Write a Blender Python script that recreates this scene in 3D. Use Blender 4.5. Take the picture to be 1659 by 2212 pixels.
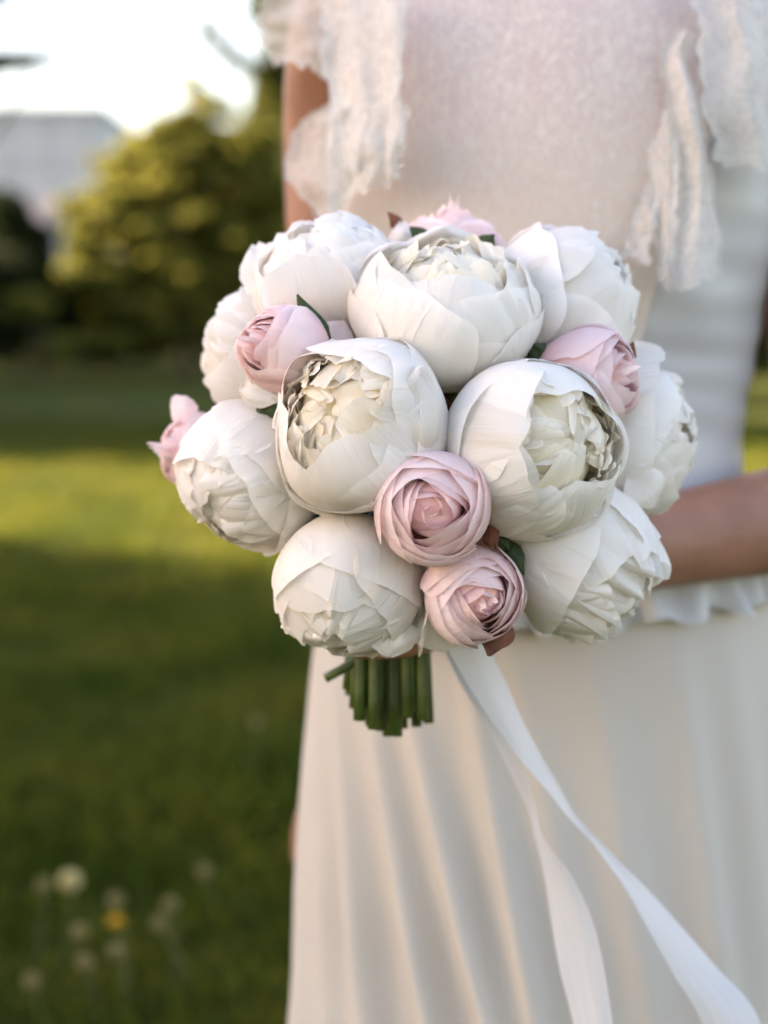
import bpy, math, random
import numpy as np
from mathutils import Vector, Matrix

S = bpy.context.scene
COL = S.collection
for o in list(bpy.data.objects):
    bpy.data.objects.remove(o)

# ------------------------------------------------------------------ camera
CAM = np.array((0.0, 0.0, 1.15))
PITCH = math.radians(7.1)
HALF = math.tan(math.radians(14.25))
K = HALF / 829.5
FWD = np.array((0, math.cos(PITCH), -math.sin(PITCH)))
UP = np.array((0, math.sin(PITCH), math.cos(PITCH)))
RIGHT = np.array((1.0, 0, 0))


def P(px, py, d):
    """pixel of the 1659 x 2212 view of the photograph at depth d -> world"""
    return CAM + d * (FWD + RIGHT * (px - 829.5) * K + UP * (1106 - py) * K)


def CV(x, y, z):
    """direction given as right, up, towards the camera"""
    v = RIGHT * x + UP * y - FWD * z
    return v / np.linalg.norm(v)


cam = bpy.data.cameras.new('camera')
cam.sensor_fit = 'HORIZONTAL'
cam.sensor_width = 24
cam.lens = 12 / HALF
cam.clip_start = 0.05
cam.clip_end = 2000
cam.dof.use_dof = True
cam.dof.focus_distance = 0.835
cam.dof.aperture_fstop = 2.9
cam_o = bpy.data.objects.new('camera', cam)
COL.objects.link(cam_o)
cam_o.location = CAM
cam_o.rotation_euler = (math.pi / 2 - PITCH, 0, 0)
S.camera = cam_o

# ------------------------------------------------------------------ light
SUN_EL = math.radians(14)
SUN_H = np.array((-0.9982, 0.06))          # horizontal direction towards the sun
w = bpy.data.worlds.new('World')
S.world = w
w.use_nodes = True
nt = w.node_tree
bg = nt.nodes['Background']
sky = nt.nodes.new('ShaderNodeTexSky')
sky.sky_type = 'NISHITA'
sky.sun_disc = False
sky.sun_elevation = SUN_EL
# sun_rotation is measured clockwise from +Y
sky.sun_rotation = math.atan2(SUN_H[0], SUN_H[1])
sky.air_density = 1.25
sky.dust_density = 1.6
sky.ozone_density = 0.6
nt.links.new(sky.outputs[0], bg.inputs[0])
bg.inputs[1].default_value = 0.06
sun = bpy.data.lights.new('sun', 'SUN')
sun.energy = 5.0
sun.angle = math.radians(0.53)
sun.color = (1.0, 0.85, 0.60)
sun_o = bpy.data.objects.new('sun', sun)
COL.objects.link(sun_o)
sd = Vector((SUN_H[0] * math.cos(SUN_EL), SUN_H[1] * math.cos(SUN_EL), math.sin(SUN_EL)))
sun_o.rotation_euler = (-sd).to_track_quat('-Z', 'Y').to_euler()
sun_o.location = sd * 30
S.view_settings.view_transform = 'Standard'
S.view_settings.look = 'None'
S.view_settings.gamma = 1
S.cycles.diffuse_bounces = 5
S.cycles.max_bounces = 7
S.cycles.glossy_bounces = 1
S.cycles.transmission_bounces = 4
S.cycles.transparent_max_bounces = 6
S.cycles.caustics_reflective = False
S.cycles.caustics_refractive = False
S.view_settings.exposure = 3.5
S.view_settings.use_white_balance = True      # camera balanced for open shade
S.view_settings.white_balance_temperature = 6400
S.view_settings.white_balance_tint = 27

rng = np.random.default_rng(7)
random.seed(7)


# ------------------------------------------------------------------ helpers
def tag(o, label=None, cat=None, group=None, kind=None):
    if label: o['label'] = label
    if cat: o['category'] = cat
    if group: o['group'] = group
    if kind: o['kind'] = kind
    return o


def empty(name, loc=(0, 0, 0)):
    o = bpy.data.objects.new(name, None)
    COL.objects.link(o)
    o.location = loc
    o.empty_display_size = 0.05
    return o


def mesh_from(name, V, F, mat=None, parent=None, uv=None, smooth=True):
    """V (n,3); F list/array of faces; uv per vertex (n,2)"""
    me = bpy.data.meshes.new(name)
    V = np.asarray(V, dtype=np.float32)
    if isinstance(F, np.ndarray):
        k = F.shape[1]
        me.vertices.add(len(V))
        me.vertices.foreach_set('co', V.ravel())
        me.loops.add(F.size)
        me.loops.foreach_set('vertex_index', F.astype(np.int32).ravel())
        me.polygons.add(len(F))
        me.polygons.foreach_set('loop_start', np.arange(0, F.size, k, dtype=np.int32))
        me.polygons.foreach_set('loop_total', np.full(len(F), k, dtype=np.int32))
        me.update(calc_edges=True)
    else:
        me.from_pydata(V.tolist(), [], F)
        me.update()
    if smooth:
        me.polygons.foreach_set('use_smooth', np.ones(len(me.polygons), dtype=bool))
    if uv is not None:
        lay = me.uv_layers.new(name='UVMap')
        li = np.empty(len(me.loops), dtype=np.int32)
        me.loops.foreach_get('vertex_index', li)
        lay.data.foreach_set('uv', np.asarray(uv, dtype=np.float32)[li].ravel())
    o = bpy.data.objects.new(name, me)
    if mat: me.materials.append(mat)
    COL.objects.link(o)
    if parent:
        o.parent = parent
        # geometry is given in world space: keep it there
        if parent.parent is None:
            o.matrix_parent_inverse = Matrix.Translation(parent.matrix_basis.translation).inverted()
    return o


def grid_faces(nu, nv, wrap=False):
    """nv+1 rows of nu+1 (or nu when wrapped) vertices"""
    W = nu if wrap else nu + 1
    i, j = np.meshgrid(np.arange(nu), np.arange(nv))
    a = j * W + i
    b = j * W + (i + 1) % W
    return np.stack([a, b, b + W, a + W], axis=-1).reshape(-1, 4)


def _h(ix, iy, s):
    n = np.sin(ix * 127.1 + iy * 311.7 + s * 74.7) * 43758.5453
    return n - np.floor(n)


def vn(x, y, s=0.0):
    """value noise -1..1"""
    x = np.asarray(x, dtype=float); y = np.asarray(y, dtype=float) + 0 * x
    x = x + 0 * y
    ix, iy = np.floor(x), np.floor(y)
    fx, fy = x - ix, y - iy
    fx = fx * fx * (3 - 2 * fx); fy = fy * fy * (3 - 2 * fy)
    a, b = _h(ix, iy, s), _h(ix + 1, iy, s)
    c, d = _h(ix, iy + 1, s), _h(ix + 1, iy + 1, s)
    return ((a * (1 - fx) + b * fx) * (1 - fy) + (c * (1 - fx) + d * fx) * fy) * 2 - 1


def catmull(pts, n):
    """n samples through the points (k,dim)"""
    p = np.asarray(pts, dtype=float)
    q = np.vstack([2 * p[0] - p[1], p, 2 * p[-1] - p[-2]])
    t = np.linspace(0, len(p) - 1, n)
    i = np.minimum(t.astype(int), len(p) - 2)
    f = (t - i)[:, None]
    p0, p1, p2, p3 = q[i], q[i + 1], q[i + 2], q[i + 3]
    return 0.5 * (2 * p1 + (p2 - p0) * f + (2 * p0 - 5 * p1 + 4 * p2 - p3) * f ** 2 +
                  (3 * p1 - p0 - 3 * p2 + p3) * f ** 3)


def tube_geo(pts, rad, n=12, cap=True, flat=None, dome=0.6):
    """tube through pts with per point radius; returns V, F. flat=(axis vec, factor)"""
    pts = np.asarray(pts, dtype=float)
    rad = np.broadcast_to(np.asarray(rad, dtype=float), (len(pts),))
    tan = np.gradient(pts, axis=0)
    tan /= np.linalg.norm(tan, axis=1)[:, None] + 1e-12
    ref = np.array((0, 0, 1.0)) if abs(tan[0][2]) < 0.9 else np.array((1.0, 0, 0))
    a = np.cross(tan[0], ref); a /= np.linalg.norm(a)
    V = []
    for p, t, r in zip(pts, tan, rad):
        a = a - t * np.dot(a, t); a /= np.linalg.norm(a)
        b = np.cross(t, a)
        for k in range(n):
            g = 2 * math.pi * k / n
            d = (a * math.cos(g) + b * math.sin(g)) * r
            if flat is not None:
                ax, f = flat
                d = d - ax * np.dot(d, ax) * (1 - f)
            V.append(p + d)
    F = [list(f) for f in grid_faces(n, len(pts) - 1, True)]
    if cap:
        V.append(pts[0] - tan[0] * rad[0] * dome); c0 = len(V) - 1
        V.append(pts[-1] + tan[-1] * rad[-1] * dome); c1 = len(V) - 1
        L = (len(pts) - 1) * n
        for k in range(n):
            F.append([c0, (k + 1) % n, k])
            F.append([c1, L + k, L + (k + 1) % n])
    return V, F


def merge(parts):
    V, F = [], []
    for v, f in parts:
        b = len(V)
        V += [tuple(x) for x in v]
        F += [[i + b for i in q] for q in f]
    return V, F


def ellipsoid_geo(c, r, n=20, m=14, axes=None):
    V, F = [], []
    A = np.eye(3) if axes is None else np.asarray(axes)
    for j in range(m + 1):
        t = math.pi * j / m
        for i in range(n):
            g = 2 * math.pi * i / n
            d = np.array((r[0] * math.sin(t) * math.cos(g), r[1] * math.sin(t) * math.sin(g), r[2] * math.cos(t)))
            V.append(np.asarray(c) + A.T @ d)
    F = [list(f) for f in grid_faces(n, m, True)]
    return V, F


# ------------------------------------------------------------------ materials
def mat(name):
    m = bpy.data.materials.new(name)
    m.use_nodes = True
    n = m.node_tree
    return m, n, n.nodes['Principled BSDF'], n.nodes['Material Output']


def N(nt, t, **kw):
    n = nt.nodes.new(t)
    for k, v in kw.items():
        if k.startswith('i_'):
            n.inputs[int(k[2:])].default_value = v
        else:
            setattr(n, k, v)
    return n


def ramp(nt, fac, stops):
    r = nt.nodes.new('ShaderNodeValToRGB')
    cr = r.color_ramp
    while len(cr.elements) < len(stops):
        cr.elements.new(0.5)
    for e, (p, c) in zip(cr.elements, stops):
        e.position = p
        e.color = tuple(c) + (1,) if len(c) == 3 else c
    nt.links.new(fac, r.inputs[0])
    return r


def petal_mat(name, base, mid, tip, trans=0.3, wr=0.40):
    m, n, b, out = mat(name)
    L = n.links.new
    uv = N(n, 'ShaderNodeUVMap')
    sep = N(n, 'ShaderNodeSeparateXYZ'); L(uv.outputs[0], sep.inputs[0])
    info = N(n, 'ShaderNodeObjectInfo')
    tc = N(n, 'ShaderNodeTexCoord')
    big = N(n, 'ShaderNodeTexNoise'); big.inputs['Scale'].default_value = 28; big.inputs['Detail'].default_value = 0; L(tc.outputs['Object'], big.inputs['Vector'])
    add = N(n, 'ShaderNodeMath', operation='MULTIPLY_ADD'); L(big.outputs[0], add.inputs[0]); add.inputs[1].default_value = 0.22; L(sep.outputs[1], add.inputs[2])
    r = ramp(n, add.outputs[0], [(0.12, base), (0.52, mid), (0.95, tip)])
    hsv = N(n, 'ShaderNodeHueSaturation')
    mr = N(n, 'ShaderNodeMapRange'); L(info.outputs['Random'], mr.inputs[0]); mr.inputs[3].default_value = 0.94; mr.inputs[4].default_value = 1.04
    L(mr.outputs[0], hsv.inputs['Value'])
    mr2 = N(n, 'ShaderNodeMapRange'); L(info.outputs['Random'], mr2.inputs[0]); mr2.inputs[3].default_value = 1.25; mr2.inputs[4].default_value = 0.75
    L(mr2.outputs[0], hsv.inputs['Saturation'])
    L(r.outputs[0], hsv.inputs['Color'])
    L(hsv.outputs[0], b.inputs['Base Color'])
    b.inputs['Roughness'].default_value = 0.62
    b.inputs['Specular IOR Level'].default_value = 0.3
    b.inputs['Sheen Weight'].default_value = 0.15
    # wrinkles that run with the petal, and the weave of the cloth
    mp = N(n, 'ShaderNodeMapping'); L(uv.outputs[0], mp.inputs[0]); mp.inputs['Scale'].default_value = (9, 2.2, 1)
    loc = N(n, 'ShaderNodeCombineXYZ'); L(info.outputs['Random'], loc.inputs[2])
    va = N(n, 'ShaderNodeVectorMath', operation='MULTIPLY_ADD'); L(loc.outputs[0], va.inputs[0]); va.inputs[1].default_value = (0, 0, 37); L(mp.outputs[0], va.inputs[2])
    n1 = N(n, 'ShaderNodeTexNoise'); n1.inputs['Scale'].default_value = 1.0; n1.inputs['Detail'].default_value = 2; n1.inputs['Distortion'].default_value = 0.6
    L(va.outputs[0], n1.inputs['Vector'])
    # thin pressed creases
    vo = N(n, 'ShaderNodeTexNoise'); vo.inputs['Scale'].default_value = 0.5; vo.inputs['Detail'].default_value = 1
    L(va.outputs[0], vo.inputs['Vector'])
    v1 = N(n, 'ShaderNodeMath', operation='SUBTRACT'); L(vo.outputs[0], v1.inputs[0]); v1.inputs[1].default_value = 0.5
    v2 = N(n, 'ShaderNodeMath', operation='ABSOLUTE'); L(v1.outputs[0], v2.inputs[0])
    vr = N(n, 'ShaderNodeMapRange', interpolation_type='SMOOTHSTEP'); L(v2.outputs[0], vr.inputs[0]); vr.inputs[1].default_value = 0.0; vr.inputs[2].default_value = 0.035; vr.inputs[3].default_value = 0.16; vr.inputs[4].default_value = 0.0
    mpv = N(n, 'ShaderNodeMapping'); L(va.outputs[0], mpv.inputs[0]); mpv.inputs['Scale'].default_value = (4.5, 0.7, 1)
    nv_ = N(n, 'ShaderNodeTexNoise'); nv_.inputs['Scale'].default_value = 1.0; nv_.inputs['Detail'].default_value = 0; L(mpv.outputs[0], nv_.inputs['Vector'])
    sv = N(n, 'ShaderNodeMath', operation='MULTIPLY_ADD'); L(nv_.outputs[0], sv.inputs[0]); sv.inputs[1].default_value = 0.16; L(n1.outputs[0], sv.inputs[2])
    sm = N(n, 'ShaderNodeMath', operation='ADD'); L(sv.outputs[0], sm.inputs[0]); L(vr.outputs[0], sm.inputs[1])
    b1 = N(n, 'ShaderNodeBump'); b1.inputs['Strength'].default_value = wr; b1.inputs['Distance'].default_value = 0.003; L(sm.outputs[0], b1.inputs['Height'])
    b2 = b1
    L(b2.outputs[0], b.inputs['Normal'])
    tr = N(n, 'ShaderNodeBsdfTranslucent'); L(hsv.outputs[0], tr.inputs[0]); L(b2.outputs[0], tr.inputs['Normal'])
    mx = N(n, 'ShaderNodeMixShader'); mx.inputs[0].default_value = trans
    L(b.outputs[0], mx.inputs[1]); L(tr.outputs[0], mx.inputs[2]); L(mx.outputs[0], out.inputs[0])
    return m


def simple_mat(name, col, rough=0.6, var=0.15, scale=20, bump=0.0, trans=0.0, spec=0.4, coord='Object', bscale=None, col2=None):
    m, n, b, out = mat(name)
    L = n.links.new
    tc = N(n, 'ShaderNodeTexCoord')
    t = N(n, 'ShaderNodeTexNoise'); t.inputs['Scale'].default_value = scale; t.inputs['Detail'].default_value = 5
    L(tc.outputs[coord], t.inputs['Vector'])
    c = np.array(col)
    c2 = np.array(col2) if col2 is not None else c * (1 + var)
    r = ramp(n, t.outputs[0], [(0.3, tuple(c * (1 - var))), (0.7, tuple(np.minimum(c2, 1)))])
    L(r.outputs[0], b.inputs['Base Color'])
    b.inputs['Roughness'].default_value = rough
    b.inputs['Specular IOR Level'].default_value = spec
    if bump:
        t2 = N(n, 'ShaderNodeTexNoise'); t2.inputs['Scale'].default_value = bscale or scale * 4; t2.inputs['Detail'].default_value = 4
        L(tc.outputs[coord], t2.inputs['Vector'])
        bp = N(n, 'ShaderNodeBump'); bp.inputs['Strength'].default_value = bump; bp.inputs['Distance'].default_value = 0.002
        L(t2.outputs[0], bp.inputs['Height']); L(bp.outputs[0], b.inputs['Normal'])
    if trans:
        tr = N(n, 'ShaderNodeBsdfTranslucent'); L(r.outputs[0], tr.inputs[0])
        mx = N(n, 'ShaderNodeMixShader'); mx.inputs[0].default_value = trans
        L(b.outputs[0], mx.inputs[1]); L(tr.outputs[0], mx.inputs[2]); L(mx.outputs[0], out.inputs[0])
    return m


def lace_mat(name, col, cover=0.75, scale=260):
    """openwork cloth: threads round small holes, denser motifs"""
    m, n, b, out = mat(name)
    L = n.links.new
    tc = N(n, 'ShaderNodeTexCoord')
    vo = N(n, 'ShaderNodeTexVoronoi', feature='DISTANCE_TO_EDGE'); vo.inputs['Scale'].default_value = scale
    L(tc.outputs['Object'], vo.inputs['Vector'])
    no = N(n, 'ShaderNodeTexNoise'); no.inputs['Scale'].default_value = scale * 0.18; no.inputs['Detail'].default_value = 3; no.inputs['Distortion'].default_value = 1.2
    L(tc.outputs['Object'], no.inputs['Vector'])
    hole = N(n, 'ShaderNodeMapRange'); L(vo.outputs[0], hole.inputs[0]); hole.inputs[1].default_value = 0.10; hole.inputs[2].default_value = 0.22; hole.inputs[3].default_value = 1.0; hole.inputs[4].default_value = 0.0
    mot = N(n, 'ShaderNodeMapRange'); L(no.outputs[0], mot.inputs[0]); mot.inputs[1].default_value = 0.42; mot.inputs[2].default_value = 0.55; mot.inputs[3].default_value = 0.0; mot.inputs[4].default_value = 1.0
    mxm = N(n, 'ShaderNodeMath', operation='MAXIMUM'); L(hole.outputs[0], mxm.inputs[0]); L(mot.outputs[0], mxm.inputs[1])
    al = N(n, 'ShaderNodeMapRange'); L(mxm.outputs[0], al.inputs[0]); al.inputs[3].default_value = cover * 0.72; al.inputs[4].default_value = min(1, cover + 0.12)
    b.inputs['Base Color'].default_value = tuple(col) + (1,)
    b.inputs['Roughness'].default_value = 0.75
    bp = N(n, 'ShaderNodeBump'); bp.inputs['Strength'].default_value = 0.3; bp.inputs['Distance'].default_value = 0.0008
    L(mxm.outputs[0], bp.inputs['Height']); L(bp.outputs[0], b.inputs['Normal'])
    tr = N(n, 'ShaderNodeBsdfTranslucent'); tr.inputs[0].default_value = tuple(col) + (1,)
    m1 = N(n, 'ShaderNodeMixShader'); m1.inputs[0].default_value = 0.35; L(b.outputs[0], m1.inputs[1]); L(tr.outputs[0], m1.inputs[2])
    tp = N(n, 'ShaderNodeBsdfTransparent')
    m2 = N(n, 'ShaderNodeMixShader'); L(al.outputs[0], m2.inputs[0]); L(tp.outputs[0], m2.inputs[1]); L(m1.outputs[0], m2.inputs[2])
    L(m2.outputs[0], out.inputs[0])
    return m


M = {}
M['white'] = petal_mat('white_silk_petal', (0.93, 0.81, 0.57), (0.94, 0.875, 0.78), (0.94, 0.90, 0.85), 0.45)
M['inner'] = petal_mat('cream_inner_petal', (0.93, 0.79, 0.47), (0.95, 0.86, 0.66), (0.95, 0.89, 0.78), 0.45, 0.2)
M['pink'] = petal_mat('pink_silk_petal', (0.94, 0.56, 0.55), (0.96, 0.69, 0.68), (0.96, 0.80, 0.79), 0.48, 0.16)
M['core'] = simple_mat('cream_flower_heart', (0.93, 0.83, 0.60), 0.8)
M['pinkcore'] = simple_mat('pink_flower_heart', (0.88, 0.60, 0.58), 0.8)
M['stem'] = simple_mat('green_plastic_stem', (0.05, 0.075, 0.012), 0.45, 0.35, 60, 0.1)
M['leaf'] = simple_mat('dark_green_silk_leaf', (0.035, 0.06, 0.018), 0.6, 0.35, 80, 0.3, 0.2)
M['brown'] = simple_mat('brown_dried_sepal', (0.16, 0.055, 0.028), 0.7, 0.4, 90, 0.4, 0.2)
M['skin'] = simple_mat('tanned_skin', (0.31, 0.150, 0.095), 0.5, 0.16, 26, 0.3, 0, 0.3, bscale=300)
M['satin'] = simple_mat('white_satin', (0.55, 0.55, 0.55), 0.42, 0.03, 6, 0.03, 0.12, 0.5)
M['chiffon'] = simple_mat('cream_crepe_skirt', (0.64, 0.59, 0.52), 0.6, 0.03, 5, 0.12, 0.25, 0.3, bscale=900)
M['lace'] = lace_mat('ivory_lace', (0.74, 0.71, 0.67), 0.74, 420)
M['sheer'] = lace_mat('sheer_ivory_lace', (0.74, 0.72, 0.68), 0.55, 500)
M['hair'] = simple_mat('brown_hair', (0.06, 0.035, 0.02), 0.45, 0.4, 120, 0.3)
M['bark'] = simple_mat('bark', (0.07, 0.05, 0.035), 0.9, 0.4, 9, 0.8)


def knit_mat():
    """blush openwork knit with raised fibres over a nude lining"""
    m, n, b, out = mat('blush_fibrous_lace')
    L = n.links.new
    tc = N(n, 'ShaderNodeTexCoord')
    mp = N(n, 'ShaderNodeMapping'); L(tc.outputs['Object'], mp.inputs[0]); mp.inputs['Rotation'].default_value = (0, math.radians(32), 0); mp.inputs['Scale'].default_value = (1, 1, 0.42)
    n1 = N(n, 'ShaderNodeTexNoise'); n1.inputs['Scale'].default_value = 150; n1.inputs['Detail'].default_value = 2; n1.inputs['Distortion'].default_value = 1.6
    L(mp.outputs[0], n1.inputs['Vector'])
    ab = N(n, 'ShaderNodeMath', operation='SUBTRACT'); L(n1.outputs[0], ab.inputs[0]); ab.inputs[1].default_value = 0.5
    ab2 = N(n, 'ShaderNodeMath', operation='ABSOLUTE'); L(ab.outputs[0], ab2.inputs[0])
    fib = N(n, 'ShaderNodeMapRange'); L(ab2.outputs[0], fib.inputs[0]); fib.inputs[1].default_value = 0.0; fib.inputs[2].default_value = 0.09; fib.inputs[3].default_value = 1.0; fib.inputs[4].default_value = 0.0
    # the lining shows pinker through the thin yoke at the top
    sep = N(n, 'ShaderNodeSeparateXYZ'); L(tc.outputs['Object'], sep.inputs[0])
    n3 = N(n, 'ShaderNodeTexNoise'); n3.inputs['Scale'].default_value = 7; L(tc.outputs['Object'], n3.inputs['Vector'])
    zz = N(n, 'ShaderNodeMath', operation='MULTIPLY_ADD'); L(n3.outputs[0], zz.inputs[0]); zz.inputs[1].default_value = 0.06; L(sep.outputs[2], zz.inputs[2])
    lin = ramp(n, zz.outputs[0], [(0.0, (0.66, 0.55, 0.48)), (1.0, (0.57, 0.45, 0.43))])
    mrz = N(n, 'ShaderNodeMapRange'); L(zz.outputs[0], mrz.inputs[0]); mrz.inputs[1].default_value = 1.26; mrz.inputs[2].default_value = 1.36
    n.links.new(mrz.outputs[0], lin.inputs[0])
    mix = N(n, 'ShaderNodeMix', data_type='RGBA'); L(fib.outputs[0], mix.inputs[0]); L(lin.outputs[0], mix.inputs[6]); mix.inputs[7].default_value = (0.68, 0.60, 0.54, 1)
    L(mix.outputs[2], b.inputs['Base Color'])
    b.inputs['Roughness'].default_value = 0.8
    b.inputs['Specular IOR Level'].default_value = 0.2
    bp = N(n, 'ShaderNodeBump'); bp.inputs['Strength'].default_value = 0.4; bp.inputs['Distance'].default_value = 0.0012
    L(fib.outputs[0], bp.inputs['Height']); L(bp.outputs[0], b.inputs['Normal'])
    return m


M['knit'] = knit_mat()


def ribbon_mat():
    m, n, b, out = mat('white_ribbon')
    L = n.links.new
    uv = N(n, 'ShaderNodeUVMap')
    mp = N(n, 'ShaderNodeMapping'); L(uv.outputs[0], mp.inputs[0]); mp.inputs['Scale'].default_value = (60, 5, 1)
    t = N(n, 'ShaderNodeTexNoise'); t.inputs['Scale'].default_value = 1.0; t.inputs['Detail'].default_value = 3
    L(mp.outputs[0], t.inputs['Vector'])
    r = ramp(n, t.outputs[0], [(0.3, (0.62, 0.62, 0.63)), (0.7, (0.71, 0.71, 0.72))])
    L(r.outputs[0], b.inputs['Base Color'])
    b.inputs['Roughness'].default_value = 0.4
    bp = N(n, 'ShaderNodeBump'); bp.inputs['Strength'].default_value = 0.25; bp.inputs['Distance'].default_value = 0.001
    L(t.outputs[0], bp.inputs['Height']); L(bp.outputs[0], b.inputs['Normal'])
    tr = N(n, 'ShaderNodeBsdfTranslucent'); L(r.outputs[0], tr.inputs[0])
    mx = N(n, 'ShaderNodeMixShader'); mx.inputs[0].default_value = 0.4
    L(b.outputs[0], mx.inputs[1]); L(tr.outputs[0], mx.inputs[2]); L(mx.outputs[0], out.inputs[0])
    return m


M['ribbon'] = ribbon_mat()


def leaf_mat(name, c1, c2, trans=0.35):
    m, n, b, out = mat(name)
    L = n.links.new
    g = N(n, 'ShaderNodeNewGeometry')
    r = ramp(n, g.outputs['Random Per Island'], [(0.0, c1), (1.0, c2)])
    L(r.outputs[0], b.inputs['Base Color'])
    b.inputs['Roughness'].default_value = 0.7
    b.inputs['Specular IOR Level'].default_value = 0.08
    tr = N(n, 'ShaderNodeBsdfTranslucent'); L(r.outputs[0], tr.inputs[0])
    mx = N(n, 'ShaderNodeMixShader'); mx.inputs[0].default_value = trans
    L(b.outputs[0], mx.inputs[1]); L(tr.outputs[0], mx.inputs[2]); L(mx.outputs[0], out.inputs[0])
    return m


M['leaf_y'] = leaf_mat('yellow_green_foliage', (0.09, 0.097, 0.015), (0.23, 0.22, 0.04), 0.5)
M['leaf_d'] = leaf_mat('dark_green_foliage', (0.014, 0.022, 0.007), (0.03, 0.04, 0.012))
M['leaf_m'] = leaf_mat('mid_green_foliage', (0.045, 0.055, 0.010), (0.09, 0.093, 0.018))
M['blade'] = leaf_mat('grass_blades', (0.058, 0.073, 0.010), (0.12, 0.127, 0.011), 0.45)


# ------------------------------------------------------------------ ground
def ground_mat():
    m, n, b, out = mat('lawn')
    L = n.links.new
    tc = N(n, 'ShaderNodeTexCoord')
    t1 = N(n, 'ShaderNodeTexNoise'); t1.inputs['Scale'].default_value = 0.9; t1.inputs['Detail'].default_value = 4
    t2 = N(n, 'ShaderNodeTexNoise'); t2.inputs['Scale'].default_value = 14; t2.inputs['Detail'].default_value = 4
    L(tc.outputs['Object'], t1.inputs['Vector']); L(tc.outputs['Object'], t2.inputs['Vector'])
    r1 = ramp(n, t1.outputs[0], [(0.3, (0.035, 0.05, 0.007)), (0.55, (0.065, 0.072, 0.010)), (0.75, (0.072, 0.063, 0.02))])
    r2 = ramp(n, t2.outputs[0], [(0.3, (0.6, 0.6, 0.6)), (0.7, (1.2, 1.2, 1.2))])
    mx = N(n, 'ShaderNodeMix', data_type='RGBA', blend_type='MULTIPLY'); mx.inputs[0].default_value = 1
    L(r1.outputs[0], mx.inputs[6]); L(r2.outputs[0], mx.inputs[7])
    L(mx.outputs[2], b.inputs['Base Color'])
    b.inputs['Roughness'].default_value = 1.0
    b.inputs['Specular IOR Level'].default_value = 0.05
    bp = N(n, 'ShaderNodeBump'); bp.inputs['Strength'].default_value = 1; bp.inputs['Distance'].default_value = 0.05
    L(t2.outputs[0], bp.inputs['Height']); L(bp.outputs[0], b.inputs['Normal'])
    return m


n = 40
xs = np.concatenate([np.linspace(-900, -30, 8), np.linspace(-24, 24, 25), np.linspace(30, 900, 8)])
ys = np.concatenate([np.linspace(-300, -12, 5), np.linspace(-8, 60, 35), np.linspace(70, 1500, 8)])
X, Y = np.meshgrid(xs, ys)
Z = 0.03 * vn(X * 0.4, Y * 0.4, 3) - 0.03
Z = np.where((np.abs(X) > 24) | (Y > 60) | (Y < -8), -0.03, Z)
gr = mesh_from('ground', np.stack([X, Y, Z], -1).reshape(-1, 3), grid_faces(len(xs) - 1, len(ys) - 1), ground_mat())
tag(gr, kind='structure')


def make_grass():
    nb = 90000
    y = 1.6 + 16 * rng.random(nb) ** 1.5
    x = (rng.random(nb) * 2 - 1) * (0.30 * y + 0.9)
    z = 0.03 * vn(x * 0.4, y * 0.4, 3) - 0.035
    clump = 0.5 + 0.5 * vn(x * 1.7, y * 1.7, 9)
    h = (0.035 + 0.05 * rng.random(nb)) * (0.7 + 0.8 * clump)
    a = rng.random(nb) * 2 * math.pi
    wd = 0.0025 + 0.0012 * y / 4
    lean = h * (0.3 + 0.5 * rng.random(nb))
    b = rng.random(nb) * 2 * math.pi
    V = np.empty((nb, 4, 3))
    V[:, 0] = np.stack([x - np.cos(a) * wd, y - np.sin(a) * wd, z], -1)
    V[:, 1] = np.stack([x + np.cos(a) * wd, y + np.sin(a) * wd, z], -1)
    V[:, 2] = np.stack([x + np.cos(a) * wd * .7 + np.cos(b) * lean * .4, y + np.sin(a) * wd * .7 + np.sin(b) * lean * .4, z + h * .65], -1)
    V[:, 3] = np.stack([x + np.cos(b) * lean, y + np.sin(b) * lean, z + h], -1)
    i = np.arange(nb)[:, None] * 4
    F = np.concatenate([i + np.array([[0, 1, 2]]), i + np.array([[0, 2, 3]])], 0)
    o = mesh_from('grass', V.reshape(-1, 3), F, M['blade'], smooth=False)
    tag(o, 'short mown lawn grass with longer tufts', 'grass', kind='stuff')


def blade_patches():
    m = M['blade']; n = m.node_tree; L = n.links.new
    r = [x for x in n.nodes if x.type == 'VALTORGB'][0]
    tc = N(n, 'ShaderNodeTexCoord')
    t = N(n, 'ShaderNodeTexNoise'); t.inputs['Scale'].default_value = 1.5; t.inputs['Detail'].default_value = 3; L(tc.outputs['Object'], t.inputs['Vector'])
    c = ramp(n, t.outputs[0], [(0.34, (0.45, 0.62, 0.5)), (0.52, (1.0, 1.0, 1.0)), (0.72, (1.5, 1.15, 1.3))])
    mx = N(n, 'ShaderNodeMix', data_type='RGBA', blend_type='MULTIPLY'); mx.inputs[0].default_value = 1
    outs = [l.to_socket for l in r.outputs[0].links]
    L(r.outputs[0], mx.inputs[6]); L(c.outputs[0], mx.inputs[7])
    for o in outs: L(mx.outputs[2], o)


blade_patches()
make_grass()


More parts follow.
